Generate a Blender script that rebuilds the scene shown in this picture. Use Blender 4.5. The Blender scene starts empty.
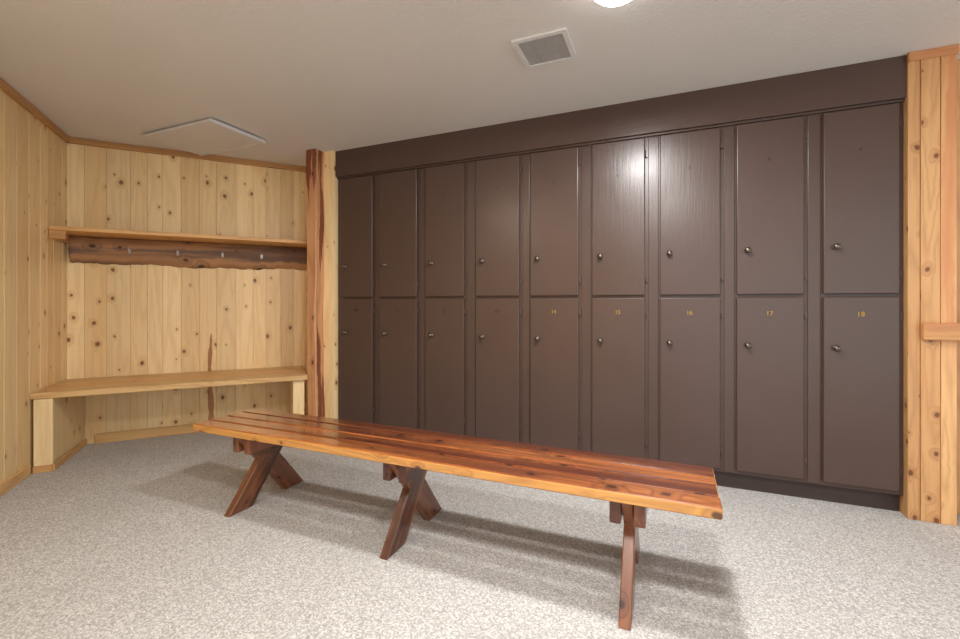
import bpy, math, random
from mathutils import Vector, Matrix
random.seed(7)
sc = bpy.context.scene
try:
    sc.view_settings.view_transform = 'Standard'
    sc.view_settings.look = 'None'
except Exception: pass

EYE = 1.10; CEIL = 2.37
V = Vector
U = V((0.9206, -0.3906, 0)); U.normalize()          # along locker wall (to the right)
N = V((U.y, -U.x, 0))                                 # out of locker wall into room
P0 = V((-1.180, 3.726, 0))
def L(s, n, z): return P0 + U*s + N*n + V((0, 0, z))
Z = V((0, 0, 1))
BC = V((-3.17, 3.39, 0))                              # left/back corner
BU = V((1.53, .75, 0)).normalized()
BN = V((BU.y, -BU.x, 0))                              # out of back wall into room
def B(s, n, z): return BC + BU*s + BN*n + V((0, 0, z))

def srgb(r, g, b):
    f = lambda c: (c/255/12.92) if c/255 <= .04045 else ((c/255+.055)/1.055)**2.4
    return (f(r), f(g), f(b), 1)

# ---------------- materials ----------------
class NT:
    def __init__(s, name):
        s.m = bpy.data.materials.new(name); s.m.use_nodes = True
        s.t = s.m.node_tree; s.t.nodes.clear()
        s.o = s.n('ShaderNodeOutputMaterial'); s.b = s.n('ShaderNodeBsdfPrincipled')
        s.l(s.b.outputs[0], s.o.inputs[0])
    def n(s, t, **k):
        x = s.t.nodes.new(t)
        for a, b in k.items(): setattr(x, a, b)
        return x
    def l(s, a, b): s.t.links.new(a, b)
    def math(s, op, a, b=None, c=None, clamp=False):
        x = s.n('ShaderNodeMath', operation=op); x.use_clamp = clamp
        for i, v in enumerate((a, b, c)):
            if v is None: continue
            if isinstance(v, (int, float)): x.inputs[i].default_value = v
            else: s.l(v, x.inputs[i])
        return x.outputs[0]
    def comb(s, x, y, z=0):
        c = s.n('ShaderNodeCombineXYZ')
        for i, v in enumerate((x, y, z)):
            if isinstance(v, (int, float)): c.inputs[i].default_value = v
            else: s.l(v, c.inputs[i])
        return c.outputs[0]
    def mix(s, f, a, b, mode='MIX'):
        x = s.n('ShaderNodeMix', data_type='RGBA', blend_type=mode)
        for i, v in ((0, f), (6, a), (7, b)):
            if isinstance(v, (int, float)): x.inputs[i].default_value = v
            elif isinstance(v, tuple): x.inputs[i].default_value = v
            else: s.l(v, x.inputs[i])
        return x.outputs[2]
    def rng(s, v, a, b, c=0., d=1., smooth=True):
        x = s.n('ShaderNodeMapRange'); x.interpolation_type = 'SMOOTHSTEP' if smooth else 'LINEAR'
        s.l(v, x.inputs[0])
        for i, q in enumerate((a, b, c, d)): x.inputs[i+1].default_value = q
        return x.outputs[0]
    def noise(s, vec, scale, detail=3, rough=.5, dist=0):
        x = s.n('ShaderNodeTexNoise')
        s.l(vec, x.inputs['Vector']); x.inputs['Scale'].default_value = scale
        x.inputs['Detail'].default_value = detail; x.inputs['Roughness'].default_value = rough
        x.inputs['Distortion'].default_value = dist
        return x.outputs[0]
    def bump(s, h, st, dist=.002):
        x = s.n('ShaderNodeBump'); x.inputs['Strength'].default_value = st; x.inputs['Distance'].default_value = dist
        s.l(h, x.inputs['Height']); s.l(x.outputs[0], s.b.inputs['Normal'])

def wood(name, light, mid, dark, knot, rough=.45, ring=9, band=.55, kscale=5.0, ksize=.11, kprob=.5, var=.25, heart=None, heart_amt=(.5,.62), coat=0):
    m = NT(name)
    uv = m.n('ShaderNodeTexCoord').outputs['UV']
    sp = m.n('ShaderNodeSeparateXYZ'); m.l(uv, sp.inputs[0]); u, v = sp.outputs[0], sp.outputs[1]
    wob = m.noise(m.comb(u, v), 14, 2)
    wobc = m.math('MULTIPLY', m.math('SUBTRACT', wob, .5), .022)
    uw = m.math('ADD', u, wobc)
    # knots
    vo = m.n('ShaderNodeTexVoronoi', voronoi_dimensions='2D', feature='F1')
    m.l(m.comb(m.math('MULTIPLY', uw, kscale*1.25), m.math('MULTIPLY', v, kscale*.9)), vo.inputs['Vector'])
    vo.inputs['Scale'].default_value = 1
    csep = m.n('ShaderNodeSeparateColor'); m.l(vo.outputs['Color'], csep.inputs[0])
    on = m.math('GREATER_THAN', csep.outputs[0], 1-kprob)
    sz = m.math('MULTIPLY_ADD', csep.outputs[1], .9, .3)
    d = m.math('DIVIDE', vo.outputs['Distance'], sz)
    kmask = m.math('MULTIPLY', m.rng(d, ksize*.5, ksize, 1, 0), on)
    halo = m.math('MULTIPLY', m.rng(d, ksize*.8, ksize*3.2, 1, 0), on)
    # rings
    n2 = m.noise(m.comb(m.math('MULTIPLY', uw, 7), m.math('MULTIPLY', v, .55)), 1.0, 2)
    ph = m.math('ADD', m.math('MULTIPLY', n2, ring), m.math('MULTIPLY', halo, 1.2))
    r = m.math('PINGPONG', ph, .5); r = m.math('MULTIPLY', r, 2)
    r = m.math('POWER', r, 2.0)
    fine = m.noise(m.comb(m.math('MULTIPLY', uw, 160), m.math('MULTIPLY', v, 5)), 1.0, 3)
    at = m.n('ShaderNodeAttribute'); at.attribute_name = 'rnd'
    ab = m.n('ShaderNodeSeparateColor'); m.l(at.outputs['Color'], ab.inputs[0])
    broad = m.noise(m.comb(m.math('MULTIPLY', u, 5), m.math('MULTIPLY', v, .8)), 1.0, 2)
    base = m.mix(ab.outputs[0], light, mid)
    base = m.mix(m.math('MULTIPLY', m.rng(broad, .35, .7), .45), base, mid)
    if heart:
        hz = m.noise(m.comb(m.math('MULTIPLY', uw, 9), m.math('MULTIPLY', v, .5)), 1.0, 3)
        base = m.mix(m.rng(m.math('ADD', hz, m.math('MULTIPLY', m.math('SUBTRACT', ab.outputs[1], .5), .3)), *heart_amt), base, heart)
    base = m.mix(m.math('MULTIPLY', r, band), base, m.mix(.7, base, dark))
    base = m.mix(m.math('MULTIPLY', m.rng(fine, .45, .75), .30), base, m.mix(.5, base, dark))
    base = m.mix(m.math('MULTIPLY', halo, .4), base, dark)
    base = m.mix(m.math('MULTIPLY', kmask, .88), base, knot)
    br = m.math('MULTIPLY_ADD', ab.outputs[2], var, 1-var*.6)
    hsv = m.n('ShaderNodeHueSaturation'); m.l(br, hsv.inputs['Value']); m.l(base, hsv.inputs['Color'])
    m.l(hsv.outputs[0], m.b.inputs['Base Color'])
    m.b.inputs['Roughness'].default_value = rough
    m.b.inputs['Coat Weight'].default_value = coat
    m.b.inputs['Coat Roughness'].default_value = .10
    m.bump(m.math('ADD', fine, m.math('MULTIPLY', r, .4)), .12, .001)
    return m.m

def simple(name, col, rough=.5, metal=0, nscale=30, namt=.06, bump=0, bscale=200, bdist=.001, coat=0):
    m = NT(name)
    g = m.n('ShaderNodeTexCoord').outputs['Object']
    nz = m.noise(g, nscale, 4)
    dk = tuple(c*(1-namt*3) for c in col[:3])+(1,)
    m.l(m.mix(nz, dk, tuple(min(1, c*(1+namt)) for c in col[:3])+(1,)), m.b.inputs['Base Color'])
    m.b.inputs['Roughness'].default_value = rough; m.b.inputs['Metallic'].default_value = metal
    m.b.inputs['Coat Weight'].default_value = coat
    if bump:
        m.bump(m.noise(g, bscale, 3), bump, bdist)
    return m.m

M_pine = wood('knotty_pine', srgb(252,228,178), srgb(240,206,150), srgb(208,160,100), srgb(112,64,32), rough=.4, ring=8, band=.40, kscale=5.0, ksize=.092, kprob=.58, var=.22)
M_pine_trim = wood('pine_trim', srgb(234,194,134), srgb(218,168,104), srgb(172,114,62), srgb(92,50,24), rough=.38, kprob=.3, ksize=.08)
M_crown = wood('stained_trim', srgb(220,174,114), srgb(202,150,92), srgb(154,104,60), srgb(80,44,22), rough=.4, kprob=.2)
M_fir = wood('column_fir', srgb(228,182,126), srgb(212,156,100), srgb(170,112,66), srgb(114,60,30), rough=.45, ring=12, kscale=6, ksize=.09, kprob=.6, heart=srgb(204,140,92), heart_amt=(.5,.7))
M_cedar = wood('live_cedar', srgb(230,182,132), srgb(206,146,102), srgb(144,84,54), srgb(74,36,20), rough=.5, ring=8, heart=srgb(124,66,44), heart_amt=(.525,.555), kprob=.5, ksize=.10)
M_benchtop = wood('varnished_cedar', srgb(196,122,64), srgb(152,80,40), srgb(80,36,20), srgb(44,20,12), rough=.24, ring=9, band=.75, kscale=4.8, ksize=.11, kprob=.8, heart=srgb(100,48,30), heart_amt=(.40,.66), coat=.9, var=.35)
M_benchedge = wood('varnished_sapwood', srgb(226,168,92), srgb(206,142,70), srgb(150,88,42), srgb(66,32,16), rough=.3, ring=9, band=.6, kscale=5, ksize=.12, kprob=.7, coat=.6, var=.15)
M_leg = wood('cedar_legs', srgb(168,110,70), srgb(130,78,50), srgb(70,38,26), srgb(42,20,12), rough=.36, ring=9, band=.85, kscale=6, ksize=.12, kprob=.6, coat=.3, heart=srgb(86,46,32))
M_bark = wood('bark_slab', srgb(204,154,106), srgb(168,124,88), srgb(100,72,54), srgb(48,32,24), rough=.75, ring=5, band=.7, kscale=5, ksize=.13, kprob=.8, heart=srgb(116,92,76), heart_amt=(.47,.58))
M_knob = simple('knob_nickel', srgb(116,106,98), .36, 1)
M_brass = simple('brass_number', srgb(168,130,58), .45, .3)
M_tarn = simple('tarnished_number', srgb(72,56,42), .5, .4)
M_white = simple('white_painted_metal', srgb(226,225,223), .5)
M_grey = simple('vent_mesh_grey', srgb(184,182,180), .6)
M_dark = simple('toe_kick_dark', srgb(64,50,45), .6)
M_hook = simple('hook_steel', srgb(190,188,182), .3, .9)

# brown locker paint : vertical brush/wood grain showing through semi-gloss
m = NT('brown_locker_paint')
g = m.n('ShaderNodeTexCoord').outputs['UV']
sp = m.n('ShaderNodeSeparateXYZ'); m.l(g, sp.inputs[0])
str_ = m.noise(m.comb(m.math('MULTIPLY', sp.outputs[0], 60), m.math('MULTIPLY', sp.outputs[1], 4)), 1, 4, .6)
pl = m.noise(m.comb(sp.outputs[0], sp.outputs[1]), 3, 2)
m.l(m.mix(pl, srgb(78,60,53), srgb(83,64,57)), m.b.inputs['Base Color'])
m.l(m.rng(pl, .3, .7, .28, .32), m.b.inputs['Roughness'])
orange = m.noise(m.comb(sp.outputs[0], sp.outputs[1]), 160, 2)
m.bump(m.math('ADD', str_, m.math('MULTIPLY', orange, .3)), .34, .002)
M_paint = m.m

# carpet
m = NT('berber_carpet')
g = m.n('ShaderNodeTexCoord').outputs['Object']
vo = m.n('ShaderNodeTexVoronoi'); m.l(g, vo.inputs['Vector']); vo.inputs['Scale'].default_value = 165
cs = m.n('ShaderNodeSeparateColor'); m.l(vo.outputs['Color'], cs.inputs[0])
c = m.mix(m.rng(cs.outputs[0], .0, 1.), srgb(184,182,179), srgb(224,222,219))
c = m.mix(m.math('MULTIPLY', m.math('GREATER_THAN', cs.outputs[1], .82), .5), c, srgb(146,140,134))
c = m.mix(m.rng(vo.outputs['Distance'], .35, .8, 0, .4), c, srgb(132,128,124))
big = m.noise(g, 1.6, 3)
c = m.mix(m.rng(big, .3, .7, 0, .14), c, srgb(160,155,150))
m.l(c, m.b.inputs['Base Color']); m.b.inputs['Roughness'].default_value = .95
m.b.inputs['Specular IOR Level'].default_value = .1
m.bump(m.math('SUBTRACT', 1, vo.outputs['Distance']), .6, .004)
M_carpet = m.m

m = NT('textured_ceiling')
g = m.n('ShaderNodeTexCoord').outputs['Object']
n1 = m.noise(g, 55, 4, .6); n2 = m.noise(g, 1.2, 2)
m.l(m.mix(n2, srgb(216,213,209), srgb(226,223,219)), m.b.inputs['Base Color'])
m.b.inputs['Roughness'].default_value = .9
m.bump(m.rng(n1, .45, .6), .35, .003)
M_ceil = m.m

def emis(name, col, s):
    m = NT(name); m.b.inputs['Base Color'].default_value = col
    m.b.inputs['Emission Color'].default_value = col; m.b.inputs['Emission Strength'].default_value = s
    return m.m

# ---------------- mesh builder ----------------
class MB:
    def __init__(s): s.v = []; s.f = []; s.uv = []; s.c = []; s.mi = []; s.sm = []
    def box(s, o, a, b, c, grain=2, mi=0, rnd=None, facemi=None):
        """parallelepiped at corner o with edge vectors a,b,c; grain = index of grain edge"""
        i = len(s.v); E = (a, b, c)
        for k in range(8):
            s.v.append(o + (a if k & 1 else V()) + (b if k & 2 else V()) + (c if k & 4 else V()))
        det = a.cross(b).dot(c)
        rnd = rnd or (random.random(), random.random(), random.random(), 1)
        ou, ov = random.uniform(0, 50), random.uniform(0, 50)
        ln = [e.length for e in E]
        faces = [((0,2,6,4), (1,2), 0), ((1,5,7,3), (1,2), 1), ((0,4,5,1), (0,2), 2), ((2,3,7,6), (0,2), 3), ((0,1,3,2), (0,1), 4), ((4,6,7,5), (0,1), 5)]
        for idx, ax, fi in faces:
            if det < 0: idx = tuple(reversed(idx))
            s.f.append(tuple(i+k for k in idx))
            if grain in ax: vv = grain; uu = ax[0] if ax[1] == grain else ax[1]
            else: uu, vv = ax
            for k in idx:
                bits = (k & 1, (k >> 1) & 1, (k >> 2) & 1)
                s.uv.append((ou + bits[uu]*ln[uu] + (.37*fi if uu != 0 else 0), ov + bits[vv]*ln[vv]))
                s.c.append(rnd)
            s.mi.append(facemi.get(fi, mi) if facemi else mi); s.sm.append(False)
    def lathe(s, o, axis, prof, seg=20, mi=0):
        axis = axis.normalized(); t = axis.cross(Z) if abs(axis.z) < .9 else axis.cross(V((1,0,0)))
        t.normalize(); w = axis.cross(t); i = len(s.v)
        for h, r in prof:
            for k in range(seg):
                an = 2*math.pi*k/seg
                s.v.append(o + axis*h + (t*math.cos(an) + w*math.sin(an))*r)
        for j in range(len(prof)-1):
            for k in range(seg):
                a = i+j*seg+k; b = i+j*seg+(k+1) % seg
                s.add((a, b, b+seg, a+seg), mi, True)
        s.add(tuple(i+k for k in reversed(range(seg))), mi, False)
        s.add(tuple(i+(len(prof)-1)*seg+k for k in range(seg)), mi, False)
    def add(s, f, mi=0, sm=False, uv=None):
        s.f.append(f)
        for k, q in enumerate(f):
            s.uv.append(uv[k] if uv else (s.v[q].x+s.v[q].y, s.v[q].z)); s.c.append((.5,.5,.5,1))
        s.mi.append(mi); s.sm.append(sm)
    def obj(s, name, mats, bevel=0, parent=None, seg=2):
        lo = V([min(v[k] for v in s.v) for k in range(3)]); hi = V([max(v[k] for v in s.v) for k in range(3)])
        ctr = (lo+hi)/2
        me = bpy.data.meshes.new(name)
        me.from_pydata([v-ctr for v in s.v], [], s.f)
        ul = me.uv_layers.new(name='UVMap')
        for k, q in enumerate(s.uv): ul.data[k].uv = q
        ca = me.color_attributes.new('rnd', 'FLOAT_COLOR', 'CORNER')
        for k, q in enumerate(s.c): ca.data[k].color = q
        for mt in (mats if isinstance(mats, (list, tuple)) else [mats]): me.materials.append(mt)
        for k, p in enumerate(me.polygons): p.material_index = s.mi[k]; p.use_smooth = s.sm[k]
        me.update()
        ob = bpy.data.objects.new(name, me); ob.location = ctr
        sc.collection.objects.link(ob)
        if bevel:
            b = ob.modifiers.new('bevel', 'BEVEL'); b.width = bevel; b.segments = seg; b.limit_method = 'ANGLE'; b.angle_limit = math.radians(40)
        if parent:
            ob.parent = parent; ob.location = ctr - parent.location
        return ob
def empty(name, loc):
    e = bpy.data.objects.new(name, None); e.location = loc; e.empty_display_size = .1
    sc.collection.objects.link(e); return e

# ---------------- room shell ----------------
mb = MB(); mb.box(V((-5,-2.2,-.1)), V((10,0,0)), V((0,7.5,0)), V((0,0,.1))); mb.obj('floor', M_carpet)
mb = MB(); mb.box(V((-5,-2.2,CEIL)), V((10,0,0)), V((0,7.5,0)), V((0,0,.1))); mb.obj('ceiling', M_ceil)

def panel_wall(name, fn, dirv, nrm, s0, s1, mat, wmin=.085, wmax=.15, extra=None):
    mb = MB(); s = s0
    while s < s1-.001:
        w = min(random.uniform(wmin, wmax), s1-s)
        mb.box(fn(s+.0005, -.02, 0), dirv*(w-.001), nrm*.02, Z*CEIL, 2)
        s += w
    mb.box(fn(s0, -.1, 0), dirv*(s1-s0), nrm*.078, Z*CEIL, 2)
    if extra: extra(mb)
    return mb.obj(name, mat, bevel=.004, seg=1)
def bark_pocket(mb):
    # exposed bark seam in one of the back-wall boards
    i = len(mb.v); n = 26
    for k in range(n+1):
        t = k/n; z = .08+.76*t
        w = .021*(1-t)**.3+.003*math.sin(z*31)+.002*math.sin(z*67)
        c_ = .945+.006*math.sin(z*9)
        for s_ in (c_-w, c_+w): mb.v.append(B(s_, .0015, z))
    for k in range(n):
        a = i+2*k; z0 = .08+.76*k/n; z1 = .08+.76*(k+1)/n
        mb.add((a, a+1, a+3, a+2), 1, False, [(3.2,z0),(3.24,z0),(3.24,z1),(3.2,z1)])
M_seam = wood('bark_seam', srgb(200,146,96), srgb(172,116,76), srgb(122,74,48), srgb(70,40,26), rough=.6, ring=6)
panel_wall('wall_back', B, BU, BN, 0, 2.17, [M_pine, M_seam], .10, .16, bark_pocket)
def LWf(s, n, z): return BC + BN*s + BU*n + V((0,0,z))   # left wall; s toward camera
panel_wall('wall_left', LWf, BN, BU, -.02, 5.2, M_pine, .10, .16)
# wall behind lockers and its continuation to the right
mb = MB(); mb.box(L(-.1,-.62,0), U*4.1, N*.1, Z*CEIL); mb.obj('wall_locker', simple('plaster_backing', srgb(170,160,150), .9))
panel_wall('wall_right', lambda s,n,z: L(s,n-.12,z), U, N, 3.865, 6.4, M_fir)

# trims
mb = MB(); mb.box(B(.0,0.0,CEIL-.045), BU*1.95, BN*.03, Z*.045, 0); mb.obj('trim_1', M_crown, .004)
mb = MB(); mb.box(LWf(.0,0.0,CEIL-.045), BN*5, BU*.03, Z*.045, 0); mb.obj('trim_2', M_crown, .004)
mb = MB(); mb.box(B(.17,0.0,0), BU*1.72, BN*.018, Z*.075, 0); mb.obj('baseboard_back', M_pine_trim, .004)
mb = MB(); mb.box(LWf(.63,0.0,0), BN*4.5, BU*.018, Z*.065, 0); mb.obj('baseboard_left', M_pine_trim, .004)

# ---------------- columns ----------------
mb = MB()
mb.box(L(-.19,-.60,0), U*.17, N*.655, Z*CEIL, 2, rnd=(.2,.5,.9,1))
# live-edge cedar plank in front
i0 = len(mb.v); nseg = 40; ou = 3.1
for k in range(nseg+1):
    z = CEIL*k/nseg
    a = -.224+.006*math.sin(z*5); b = -.118+.006*math.sin(z*4.1+1)+.004*math.sin(z*11)
    n1 = .155
    for (s_, n_) in ((a+.004,.056),(a,n1-.008),(a+.008,n1),(b-.008,n1),(b,n1-.008),(b-.004,.056)):
        mb.v.append(L(s_, n_, z))
us = [0,.10,.11,.22,.235,.34]
for k in range(nseg):
    for j in range(6):
        j2 = (j+1) % 6; a = i0+k*6+j; b = i0+k*6+j2
        z0 = CEIL*k/nseg; z1 = CEIL*(k+1)/nseg; ua = us[j]; ub = us[j2] if j2 else .42
        mb.add((a, b, b+6, a+6), 1, False, [(ou+ua,z0),(ou+ub,z0),(ou+ub,z1),(ou+ua,z1)])
mb.obj('wood_column', [M_pine, M_cedar], 0)

mb = MB()
mb.box(L(3.668,-.25,0), U*.048, N*.297, Z*CEIL, 2)
s = 3.718
for w in (.076, .062):
    mb.box(L(s,-.10,0), U*(w-.002), N*.15, Z*CEIL, 2); s += w
mb.box(L(3.665,.045,CEIL-.045), U*.193, N*.018, Z*.045, 0)
mb.obj('wood_column.001', M_fir, .004)
mb = MB(); mb.box(L(3.715,.052,.915), U*1.2, N*.030, Z*.085, 0); mb.obj('handrail_board', M_fir, .006)

# ---------------- lockers ----------------
ctr = L(1.83,0,0); root = empty('locker_cabinet', ctr)
ends = [.346,.759,1.161,1.587,1.998,2.411,2.828,3.236,3.646]
starts = [.020,.412,.836,1.256,1.667,2.086,2.498,2.911,3.323]
ZB, ZT, ZM = .125, 2.135, 1.142
mb = MB()
mb.box(L(-.02,-.5,.10), U*3.69, N*.5, Z*(2.27-.10), 2)      # carcass / face frame
mb.obj('cabinet_body', M_paint, .002, root)
mb = MB(); mb.box(L(-.02,-.45,0), U*3.69, N*.41, Z*.10, 2); mb.obj('toe_kick', M_dark, 0, root)
mb = MB(); mb.box(L(-.02,-.3,2.155), U*3.69, N*.335, Z*(CEIL-2.155), 0); mb.obj('header_fascia', M_paint, .003, root)
mb = MB()
mb.box(L(-.02,0,2.142), U*3.69, N*.016, Z*.013, 0)
mb.obj('header_reveal', M_paint, .002, root)
# raised stile battens between columns
mb = MB()
for e, s2 in zip(ends[:-1], starts[1:]):
    mb.box(L(e+.020,0,.105), U*(s2-e-.028), N*.007, Z*2.03, 2)
mb.obj('stiles', M_paint, .003, root)
mb = MB(); md = MB(); mk = MB(); mh = MB()
kp = [(0,.0155),(.003,.0155),(.005,.011),(.008,.007),(.014,.006),(.018,.011),(.022,.0155),(.026,.0165),(.031,.0145),(.034,.009),(.036,.003)]
for i, (a, b) in enumerate(zip(starts, ends)):
    w = b-a
    for (z0, z1, kz) in ((ZB, ZM-.009, .856), (ZM+.007, ZT, 1.402)):
        # backing lip plus thicker rounded door slab
        mb.box(L(a+.004,.001,z0+.004), U*(w-.008), N*.012, Z*(z1-z0-.008), 2)
        mb.box(L(a,.007,z0), U*w, N*.017, Z*(z1-z0), 2)
        mk.lathe(L(a+.055,.0235,kz), N, kp)
        for hz in (z0+.10, z1-.10):
            mh.lathe(L(b+.004,.013,hz-.022), Z, [(0,.002),(.001,.0036),(.043,.0036),(.044,.002)], 10)
            mh.box(L(b+.004,.0,hz-.02), U*.014, N*.0085, Z*.04)
mb.obj('locker_doors', M_paint, .0055, root, 3)
mk.obj('door_knobs', M_knob, 0, root)
mh.obj('door_hinges', M_paint, 0, root)
# numbers
def text_mesh(txt, size):
    cu = bpy.data.curves.new('t', 'FONT'); cu.body = txt; cu.size = size; cu.extrude = .0010; cu.align_x = 'CENTER'; cu.align_y = 'CENTER'; cu.offset = .0006
    ob = bpy.data.objects.new('t', cu); sc.collection.objects.link(ob)
    dg = bpy.context.evaluated_depsgraph_get(); me = bpy.data.meshes.new_from_object(ob.evaluated_get(dg))
    bpy.data.objects.remove(ob); return me
for i, (a, b) in enumerate(zip(starts, ends)):
    for row, (num, z) in enumerate(((i+1, 1.915), (i+10, 1.04))):
        me = text_mesh(str(num), .035 if row else .026); me.materials.clear()
        me.materials.append(M_brass if (row == 1 and i >= 4) else M_tarn)
        for p in me.polygons: p.material_index = 0
        ob = bpy.data.objects.new('number_%d' % num, me); sc.collection.objects.link(ob)
        p = L((a+b)/2, .0252, z)
        R = Matrix((U, Z, N)).transposed().to_4x4()
        ob.matrix_world = Matrix.Translation(p) @ R
        ob.parent = root; ob.matrix_parent_inverse = Matrix.Translation(-ctr)

# ---------------- main bench ----------------
FL = V((-1.578, 2.447, 0)); W_ = V((-N.x, -N.y, 0))      # W_ : from camera side toward lockers
def Q(s, w, z): return FL + U*s + W_*w + V((0,0,z))
broot = empty('wooden_bench', Q(1.29,.2,0))
LEN = 2.58; WID = .40; TOP = .43; TH = .042
mb = MB(); nb = 4; bw = (WID-.008*(nb-1))/nb
tints = [(.2,.35,.75,1), (.6,.6,.5,1), (.3,.30,.6,1), (.7,.8,.35,1)]
for k in range(nb):
    mb.box(Q(-.02, k*(bw+.008), TOP-TH), U*(LEN+.018+random.uniform(-.004,.004)), W_*bw, Z*TH, 0, 0, tints[k], facemi=({2:1, 0:1, 1:1} if k == 0 else {1:1,0:1}))
mb.obj('seat_planks', [M_benchtop, M_benchedge], .008, broot, 3)
for ti, s in enumerate((.32, 1.285, 2.275)):
    mb = MB(); pw = .14; t = .042
    zt = TOP-TH-.0005
    fo = .055 if ti < 2 else .078
    mb.box(Q(s-.021, -fo, 0), W_*pw, U*t, V(W_*(WID-pw+fo-.01)) + Z*zt, 2)
    mb.box(Q(s-.0195, WID+fo-pw, 0.0), W_*pw, U*(t-.003), V(-W_*(WID-pw+fo-.01)) + Z*zt, 2)
    mb.obj('trestle_legs_%d' % (ti+1), M_leg, .004, broot)
    mb = MB()
    mb.box(Q(s-.021-.041, .030, zt-.088), U*.040, W_*(WID-.06), Z*.088, 1)
    mb.box(Q(s+.022, .030, zt-.088), U*.040, W_*(WID-.06), Z*.088, 1)
    mb.obj('cross_battens_%d' % (ti+1), M_leg, .005, broot)

# ---------------- built-in bench ----------------
r2 = empty('built_in_wall_bench', B(.9,.27,0))
mb = MB()
D = .61; SH = .476
for k in range(3):
    mb.box(B(.002, .002+k*(D/3), SH), BU*1.675, BN*(D/3-.003), Z*.040, 0)
mb.obj('seat_boards', M_pine_trim, .006, r2, 3)
mb = MB()
mb.box(B(.022,.02,.0), BU*.085, BN*(D-.04), Z*(SH-.002), 2)
mb.box(B(.020,D-.02,.0), BU*.095, BN*.018, Z*(SH-.002), 2)
mb.obj('support_left', M_pine, .004, r2)
mb = MB(); mb.box(B(.02,D-.002,0), BU*.095, BN*.012, Z*.045, 0); mb.box(B(.115,.02,0), BU*.012, BN*(D-.02), Z*.045, 1); mb.obj('base_trim', M_crown, .003, r2)
mb = MB()
mb.box(B(1.57,.02,.0), BU*.085, BN*(D-.06), Z*(SH-.002), 2)
mb.obj('support_right', M_pine, .004, r2)
mb = MB(); mb.box(B(.12,.002,SH-.068), BU*1.44, BN*.03, Z*.066, 0); mb.obj('ledger', M_pine_trim, .004, r2)

# ---------------- shelf with coat rail ----------------
r3 = empty('coat_rack_shelf', B(.9,.15,1.6))
mb = MB()
mb.box(B(.002,.002,1.615), BU*1.86, BN*.33, Z*.028, 0)
mb.obj('shelf_board', M_pine_trim, .004, r3)
mb = MB(); mb.box(B(.002,.30,1.555), BU*.09, BN*.022, Z*.06, 0); mb.box(B(.002,.03,1.555), BU*.03, BN*.27, Z*.058, 1); mb.obj('shelf_cleat', M_crown, .003, r3)
mb = MB(); nx = 120; Lr = 1.80
for k in range(nx+1):
    x = Lr*k/nx
    zb = 1.404+.006*math.sin(x*5)+.005*math.sin(x*13+1)+.003*math.sin(x*53)+random.uniform(-.003,.003)
    zt = 1.612
    th = .062+.006*math.sin(x*5+2)+.003*math.sin(x*31)
    for (n_, z_) in ((.004,zt),(th*.62,zt),(th*.92,zt-.045),(th,1.51),(th*.85,zb+.045),(th*.5,zb+.008),(.004,zb)):
        mb.v.append(B(.03+x, n_+random.uniform(-.0012,.0012), z_+.0))
us = [0,.03,.08,.14,.20,.24,.26]
for k in range(nx):
    for j in range(6):
        a = k*7+j; x0 = Lr*k/nx; x1 = Lr*(k+1)/nx
        mb.add((a, a+7, a+8, a+1), 0, True, [(us[j]+7,x0+4),(us[j]+7,x1+4),(us[j+1]+7,x1+4),(us[j+1]+7,x0+4)])
mb.add(tuple(range(7))); mb.add(tuple(reversed(range(nx*7, nx*7+7))))
mb.obj('live_edge_rail', M_bark, 0, r3)
mb = MB()
def tube(mb, pts, r, seg=8):
    i = len(mb.v)
    for k, p in enumerate(pts):
        d = (pts[min(k+1,len(pts)-1)]-pts[max(k-1,0)]).normalized()
        t = d.cross(BU).normalized(); w = BU
        for q in range(seg):
            an = 2*math.pi*q/seg; mb.v.append(p+(t*math.cos(an)+w*math.sin(an))*r)
    for k in range(len(pts)-1):
        for q in range(seg):
            a = i+k*seg+q; b = i+k*seg+(q+1)%seg; mb.add((a,b,b+seg,a+seg),0,True)
    mb.add(tuple(i+q for q in range(seg))); mb.add(tuple(i+(len(pts)-1)*seg+q for q in range(seg)))
for x in (.40,.72,1.04,1.34):
    mb.box(B(x-.008,.060,1.492), BU*.016, BN*.012, Z*.036)
    for sgn, z0, rr in ((1,1.518,.026),(-1,1.497,.017)):
        pts = [B(x,.068+rr*1.2*math.sin(t*math.pi*.75), z0-.010+ (rr*(1-math.cos(t*math.pi*.75)))*.6) for t in [k/8 for k in range(9)]]
        tube(mb, pts, .003)
        mb.lathe(pts[-1], Z, [(-.004,.003),(-.002,.005),(.003,.005),(.005,.002)], 8)
mb.obj('coat_hooks', M_hook, 0, r3)

# ---------------- ceiling fittings ----------------
vc = V((.325,2.21,0)); hw = .135
def C(a, b, z): return vc + U*a - N*b + V((0,0,z))
root = empty('ceiling_vent', vc+Z*CEIL)
mb = MB(); fw = .026; zz = CEIL-.010
mb.box(C(-hw,-hw,zz), U*2*hw, -N*fw, Z*.010); mb.box(C(-hw,hw-fw,zz), U*2*hw, -N*fw, Z*.010)
mb.box(C(-hw,-hw+fw,zz), U*fw, -N*(2*hw-2*fw), Z*.010); mb.box(C(hw-fw,-hw+fw,zz), U*fw, -N*(2*hw-2*fw), Z*.010)
mb.obj('vent_frame', M_white, .002, root)
mb = MB(); mb.box(C(-hw+fw,-hw+fw,CEIL-.003), U*(2*hw-2*fw), -N*(2*hw-2*fw), Z*.003)
k = -hw+fw+.006
while k < hw-fw-.004:
    mb.box(C(k,-hw+fw,CEIL-.007), U*.003, -N*(2*hw-2*fw), Z*.004); mb.box(C(-hw+fw,k,CEIL-.0065), U*(2*hw-2*fw), -N*.003, Z*.0035); k += .0125
mb.obj('vent_grille', M_grey, 0, root)
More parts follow.
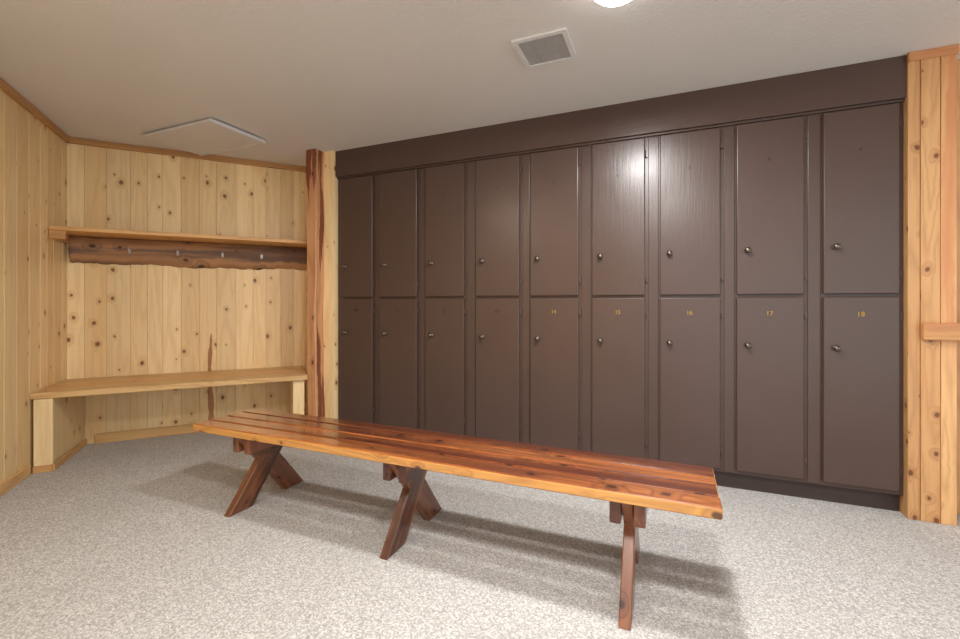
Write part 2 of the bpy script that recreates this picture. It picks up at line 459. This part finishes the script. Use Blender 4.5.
# access hatch
hc = V((-2.10,3.36,0))
def H(a, b, z): return hc + U*a - N*b + V((0,0,z))
root = empty('ceiling_access_hatch', hc+Z*CEIL)
mb = MB(); mb.box(H(-.37,-.22,CEIL-.030), U*.74, -N*.44, Z*.018); mb.obj('hatch_panel', M_ceil, .002, root)
mb = MB()
mb.box(H(-.35,-.20,CEIL-.012), U*.70, -N*.40, Z*.012); mb.box(H(-.375,.220,CEIL-.034), U*.75, -N*.014, Z*.022)
mb.box(H(.371,-.225,CEIL-.034), U*.014, -N*.445, Z*.022)
mb.obj('hatch_trim', M_white, .001, root)
# lights
def ceiling_light(x, y, r, power, nm):
    rt = empty(nm, V((x,y,CEIL)))
    mb = MB(); mb.lathe(V((x,y,CEIL)), -Z, [(0,r*1.05),(.02,r*1.05),(.025,r*1.0)], 40); mb.obj('light_base', M_white, 0, rt)
    mb = MB(); mb.lathe(V((x,y,CEIL-.024)), -Z, [(0,r*.98),(.014,r*.94),(.028,r*.78),(.036,r*.45),(.04,.01)], 40)
    mb.obj('diffuser', emis('lamp_diffuser', (1,.99,.98,1), 14), 0, rt)
    ld = bpy.data.lights.new('lamp','AREA'); ld.shape = 'DISK'; ld.size = r*2; ld.energy = power; ld.color = (1,.985,.97)
    lo = bpy.data.objects.new('lamp', ld); sc.collection.objects.link(lo); lo.parent = rt; lo.location = (0,0,-.070)
ceiling_light(.54, 1.740, .10, 38, 'added_fill_light')
ceiling_light(.15, .45, .15, 40, 'added_fill_light')
ceiling_light(-1.9, .7, .17, 28, 'added_fill_light')  # unseen fixture added as fill to brighten the left side

w = bpy.data.worlds.new('World'); sc.world = w; w.use_nodes = True
w.node_tree.nodes['Background'].inputs[0].default_value = (.95,.975,1,1)
w.node_tree.nodes['Background'].inputs[1].default_value = 1.8

cd = bpy.data.cameras.new('Camera'); cam = bpy.data.objects.new('Camera', cd); sc.collection.objects.link(cam)
cam.location = (0,0,EYE); cam.rotation_euler = (math.pi/2,0,0)
cd.sensor_fit = 'HORIZONTAL'; cd.sensor_width = 36; cd.lens = 442/960*36; cd.shift_y = -16.5/960; cd.clip_start = .02
sc.camera = cam
